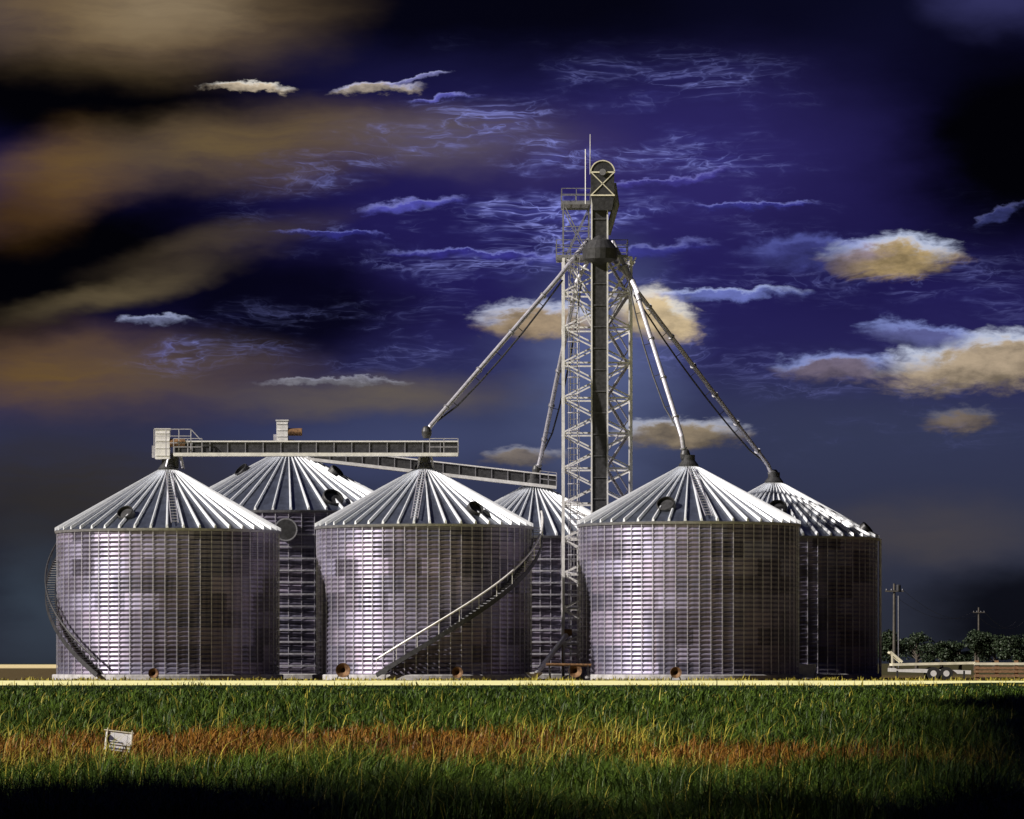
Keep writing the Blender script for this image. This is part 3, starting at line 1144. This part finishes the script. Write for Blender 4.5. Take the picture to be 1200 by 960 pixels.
for xx in (1092, 1107):
    for yy in (-1.0, 1.0):
        q = MB()
        cz = .42
        q.tube([(T(xx, 0).x, yy - .14, cz), (T(xx, 0).x, yy + .14, cz)], .42, 20)
        w_ = q.build('wheel', M['black'], tr_)
        q = MB()
        q.tube([(T(xx, 0).x, yy - .16, cz), (T(xx, 0).x, yy + .16, cz)], .2, 14)
        q.build('rim', M['pale'], w_)
for xx in (1050, 1128):
    q = MB()
    q.bar((T(xx, 0).x, -.9, 0), (T(xx, 0).x, -.9, T(xx, 786).z), .12)
    q.build('stand', M['dark'], tr_)
# board corral
Yc_ = 276.0
pc = at(1170, 797, Yc_)
cf = thing('board_fence', (pc.x, Yc_, 0), 'brown wooden board fence with pale top rail at the right edge', 'fence')
F_ = lambda px, py: at(px, py, Yc_) - Vector((pc.x, Yc_, 0))
for xx in (1145, 1168, 1191, 1214, 1237):
    q = MB()
    x_ = F_(xx, 0).x
    q.box((x_, 0, F_(0, 774).z / 2), (.24, .2, F_(0, 774).z))
    q.build('post', M['wood'], cf)
for (yy, mm, nm) in ((778, M['cream'], 'top_rail'), (787, M['wood'], 'rail'), (792, M['wood'], 'rail'), (783, M['wood'], 'rail')):
    q = MB()
    q.box(((F_(1141, 0).x + F_(1245, 0).x) / 2, -.13, F_(0, yy).z), (F_(1245, 0).x - F_(1141, 0).x, .05, .16))
    q.build(nm, mm, cf)
# utility poles and wires
tops = []
for (px, py, Y, lab) in ((1048, 684, 560.0, 'nearer utility pole with crossarm and transformer, rising above the trees beside the dark bin'),
                         (1147, 712, 860.0, 'distant bare utility pole above the trees at the right')):
    p = at(px, py, Y)
    up_ = thing('utility_pole', (p.x, Y, 0), lab, 'utility pole', 'utility poles beyond the trees')
    q = MB()
    q.tube([(0, 0, 0), (0, 0, p.z)], [.24, .16], 10)
    q.build('pole', M['polewood'], up_)
    q = MB()
    q.box((0, -.2, p.z - 1.0), (2.4, .12, .16))
    q.build('crossarm', M['polewood'], up_)
    for xx in (-1.05, -.4, .4, 1.05):
        q = MB()
        q.revolve([(.05, 0), (.09, .08), (.05, .16), (.08, .22), (0.001, .28)], 8, c=(xx, -.2, p.z - .92))
        q.build('insulator', M['grey'], up_)
    if Y < 700:
        q = MB()
        q.revolve([(0.001, 0), (.28, .02), (.30, .1), (.30, .85), (.22, .95), (0.001, 1.0)], 16, c=(.55, -.1, p.z - 2.0 + .9))
        q.build('transformer', M['dark'], up_)
        q = MB()
        q.tube([(.55, .05, 0), (.55, .05, p.z - 1.6)], .10, 8)
        q.build('riser_pipe', M['grey'], up_)
    tops.append(Vector((p.x, Y, p.z - .75)))
for k_, off in enumerate((-1.05, 1.05)):
    q = MB()
    pA_, pB_ = tops[0] + Vector((off, 0, 0)), tops[1] + Vector((off, 0, 0))
    pC_ = pB_ + (pB_ - pA_) * 1.0
    pts = []
    for (u, v) in ((pA_, pB_), (pB_, pC_)):
        for i in range(17):
            tt = i / 16
            p = u.lerp(v, tt)
            p.z -= 4 * 2.6 * tt * (1 - tt)
            pts.append(p)
    q.tube(pts, .022, 5)
    tag(q.build('power_line', M['wire']), ('left' if k_ == 0 else 'right') + ' wire sagging between the two utility poles, on the ' + ('left' if k_ == 0 else 'right') + ' end of the crossarm',
        'wire', 'power lines')


# trees
def tree(px, top, Y, wpx, label, seed):
    rg = np.random.default_rng(seed)
    p = at(px, top, Y)
    H = p.z
    Wd = wpx * Y / FOC / 2
    t_ = thing('tree', (p.x, Y, 0), label, 'tree', 'trees along the far field edge')
    q = MB()
    q.tube([(0, 0, -.1), (.1, 0, H * .3), (.0, .1, H * .55), (.1, 0, H * .8)], [.30, .22, .15, .05], 8)
    cl = []
    for i in range(11):
        a_ = rg.uniform(0, 2 * math.pi)
        z_ = H * rg.uniform(.35, .85)
        rr_ = Wd * rg.uniform(.35, .85) * (1.15 - .6 * abs(z_ / H - .5))
        e_ = Vector((rr_ * math.cos(a_), rr_ * math.sin(a_), z_))
        q.tube([(0, 0, z_ * .6), e_ * .6 + Vector((0, 0, z_ * .3)), e_], [.10, .06, .03], 5)
        cl.append((e_, H * rg.uniform(.13, .24)))
    cl.append((Vector((0, 0, H * .86)), H * .15))
    q.build('trunk', M['bark'], t_)
    V, tint = [], []
    for (c_, r_) in cl:
        n_ = 260
        d_ = rg.normal(size=(n_, 3))
        d_ /= np.linalg.norm(d_, axis=1)[:, None]
        rr_ = r_ * rg.uniform(.35, 1.12, n_) ** .6
        ctr = np.array(c_)[None] + d_ * rr_[:, None] * np.array([1.25, 1.25, .85])
        a1 = rg.normal(size=(n_, 3)); a1 /= np.linalg.norm(a1, axis=1)[:, None]
        a2 = np.cross(a1, rg.normal(size=(n_, 3))); a2 /= np.linalg.norm(a2, axis=1)[:, None]
        s_ = rg.uniform(.10, .24, n_)[:, None]
        V.append(np.stack([ctr - a1 * s_, ctr + a2 * s_ * .6, ctr + a1 * s_, ctr - a2 * s_ * .6], 1))
        tint.append(np.repeat(rg.uniform(0, 1, n_) * .7 + rg.uniform(0, .3), 4))
    V = np.concatenate(V).reshape(-1, 3)
    tint = np.concatenate(tint)
    me = bpy.data.meshes.new('crown')
    nf = len(V) // 4
    me.vertices.add(len(V)); me.vertices.foreach_set('co', V.ravel())
    me.loops.add(len(V)); me.loops.foreach_set('vertex_index', np.arange(len(V), dtype=np.int32))
    me.polygons.add(nf); me.polygons.foreach_set('loop_start', np.arange(0, len(V), 4, dtype=np.int32))
    me.update(calc_edges=True)
    at_ = me.attributes.new('tint', 'FLOAT', 'POINT'); at_.data.foreach_set('value', tint.astype(np.float32))
    me.materials.append(M['leaf'])
    o = bpy.data.objects.new('crown', me)
    col.objects.link(o)
    o.parent = t_


for i, (px, top, Y, w_, lab) in enumerate((
        (1043, 738, 600, 34, 'tree pressed against the edge of the dark bin, under the near utility pole'),
        (1074, 741, 640, 44, 'broad dark tree, second from the bin, above the trailer headboard'),
        (1103, 751, 620, 42, 'low bushy tree behind the middle of the trailer deck'),
        (1125, 753, 660, 36, 'lowest tree in the row, in the dip left of the distant pole'),
        (1143, 737, 630, 36, 'pointed tree right in front of the distant utility pole'),
        (1165, 744, 650, 40, 'round tree just right of the distant pole, above the fence'),
        (1190, 745, 610, 44, 'rightmost fully seen tree above the end of the board fence'),
        (1219, 741, 640, 44, 'tree cut off by the right picture edge'))):
    tree(px, top, Y, w_, lab, 40 + i)


# ------------------------------------------------------------------ grass
def blades(name, X, Y, hmin, hmax, mat_, wpx=.9, lean=.8):
    n = len(X)
    Z = hgt(X, Y) - .01
    h = rng.uniform(hmin, hmax, n)
    h = h * np.clip((230 - Y) / 120, .22, 1)
    tuft = np.sin(X * 4.3 + 1.7 * np.sin(Y * 1.1)) * np.sin(Y * .83 + X * 1.9)
    h = h * (1 + .45 * np.clip(tuft, -.6, 1))
    h = h * np.where(rng.uniform(0, 1, n) < .12, 1.5, 1.0)
    cl = .6 + .4 * np.sin(X * 2.1 + Y * .7) * np.sin(X * .9 - Y * .37 + 1.0)
    h = h * (.38 + .58 * cl)
    wdt = np.maximum(.004, wpx * Y / FOC) * rng.uniform(.5, 1.1, n)
    ang = rng.uniform(0, 2 * math.pi, n)
    fx, fy = np.cos(ang), np.sin(ang)
    l1 = rng.uniform(.05, lean, n) * h
    sx_, sy_ = -fy, fx
    sx_ = np.where(np.abs(sx_) < .35, .35 * np.sign(sx_ + 1e-6), sx_)
    base = np.stack([X, Y, Z], 1)
    side = np.stack([sx_, sy_, np.zeros(n)], 1) * wdt[:, None]
    mid = base + np.stack([fx * l1 * .3, fy * l1 * .3, h * .6], 1)
    tip = base + np.stack([fx * l1, fy * l1, h * rng.uniform(.75, 1.0, n)], 1)
    V = np.stack([base - side, base + side, mid - side * .7, mid + side * .7, tip], 1).reshape(-1, 3)
    idx = (np.arange(n) * 5)[:, None] + np.array([0, 1, 3, 0, 3, 2, 2, 3, 4])[None]
    idx = idx.ravel().astype(np.int32)
    me = bpy.data.meshes.new(name)
    me.vertices.add(len(V)); me.vertices.foreach_set('co', V.ravel())
    me.loops.add(len(idx)); me.loops.foreach_set('vertex_index', idx)
    me.polygons.add(len(idx) // 3); me.polygons.foreach_set('loop_start', np.arange(0, len(idx), 3, dtype=np.int32))
    me.update(calc_edges=True)
    a_ = me.attributes.new('tint', 'FLOAT', 'POINT')
    a_.data.foreach_set('value', np.repeat(rng.uniform(0, 1, n) ** 3, 5).astype(np.float32))
    me.materials.append(mat_)
    o = bpy.data.objects.new(name, me)
    col.objects.link(o)
    return o


def scatter(n):
    """thins out with distance so that the sward stays equally dense to the eye"""
    k_ = rng.uniform(26.4, 200, n)
    Y = EYE * FOC / k_
    X = rng.uniform(-.145, .145, n) * Y
    return X, Y


def dryness(X, Y):
    j = .8 * np.sin(Y * .9 + X) + .5 * np.sin(X * 3.1)
    e1 = ((X + 2.8 + .3 * j) / 4.6) ** 2 + ((Y - 53 + 1.6 * j) / 11.5) ** 2
    e2 = ((X - 3.1) / 2.0) ** 2 + ((Y - 45.5 + j) / 4.5) ** 2
    return np.maximum(1 - e1, 1 - e2)


X, Y = scatter(260000)
d = dryness(X, Y) + rng.normal(0, .30, len(X))
clear = ~((np.abs(X - ps.x) < .26) & (Y < Ys + .2) & (Y > Ys - 5))
gm = (d < 0) & clear
bm_ = (d >= 0) & clear & (rng.uniform(0, 1, len(X)) < .75)
tag(blades('grass', X[gm], Y[gm], .10, .34, M['green'], .8, 2.0), 'green grass sward covering the field in front of the bins', 'grass', kind='stuff')
tag(blades('dry_grass', X[bm_], Y[bm_], .08, .27, M['brown'], .8, 1.6), 'rusty brown dry grass in a long strip across the foreground', 'dry grass', kind='stuff')
X, Y = scatter(46000)
d = dryness(X, Y)
ym = ((np.abs(d) < .35) & (rng.uniform(0, 1, len(X)) < .8)) | ((d < -.1) & (rng.uniform(0, 1, len(X)) < .13)) | ((d > .3) & (rng.uniform(0, 1, len(X)) < .03))
ym &= ~((np.abs(X - ps.x) < .26) & (Y < Ys + .2) & (Y > Ys - 5))
tag(blades('straw_grass', X[ym], Y[ym], .16, .50, M['yellow'], .7, 1.7), 'yellowish taller stalks scattered through the grass', 'grass', kind='stuff')


nW = 9000
Xw = np.concatenate([rng.uniform(-34, 34, nW), rng.uniform(-60, 60, nW // 2)])
Yw = np.concatenate([rng.uniform(262, 268, nW), rng.normal(206, 3.0, nW // 2)])
kp = (.5 + .5 * np.sin(Xw * 1.7) * np.sin(Xw * .61 + 2)) > rng.uniform(0, 1.1, len(Xw))
Xw, Yw = Xw[kp], Yw[kp]
tag(blades('weeds', Xw, Yw, .5, 1.5, M['yellow'], .7, .9), 'thin dry weeds along the edges of the pale track', 'weeds', kind='stuff')


# ------------------------------------------------------------------ unseen blockers overhead, added to shade the corners of the near field
M['shade_blocker'] = mat('shade_blocker', (.8, .8, .82), 1.0, 0, .05, .05)


def shade_blocker(gy0, ry, cen, half, label, seed, H=85.0):
    """lumpy added blocker, out of view, whose shade falls on the field round y = gy0; cen(y) and half(y) give the middle and half width of the shade"""
    rg = np.random.default_rng(seed)
    c0 = Vector((cen(gy0), gy0, 0)) + SDIR * (H / SDIR.z)
    q = MB()
    na, nb = 84, 24
    ph = rg.uniform(0, 6.28, 8)
    for j in range(nb + 1):
        la = -math.pi / 2 + math.pi * j / nb
        for i in range(na):
            lo = 2 * math.pi * i / na
            k_ = 1 + .10 * math.sin(3 * lo + ph[0]) + .07 * math.sin(7 * lo + ph[1]) + .06 * math.sin(13 * lo + 5 * la + ph[2]) + .05 * math.sin(9 * la + 4 * lo + ph[3])
            zz_ = math.sin(la)
            gy_ = gy0 + ry * k_ * math.cos(la) * math.sin(lo)
            gx_ = cen(gy_) + half(gy_) * k_ * math.cos(la) * math.cos(lo)
            q.v.append(Vector((gx_ - cen(gy0), gy_ - gy0, k_ * zz_ * (4.0 if zz_ > 0 else 1.2))))
    for j in range(nb):
        for i in range(na):
            i2 = (i + 1) % na
            q.face([j * na + i, j * na + i2, (j + 1) * na + i2, (j + 1) * na + i])
    o = q.build('shade_blocker', M['shade_blocker'], smooth=True)
    o.location = c0
    tag(o, kind='structure')


shade_blocker(80, 70, lambda y: .168 * y, lambda y: max(1.0, .075 * y), 'added shade blocker', 2)       # shades the right-hand side
shade_blocker(22, 13.5, lambda y: 4.9, lambda y: 3.3, 'added shade blocker', 3)                          # bottom right
shade_blocker(22, 14.5, lambda y: -8.0, lambda y: 5.7, 'added shade blocker', 4)                         # bottom left
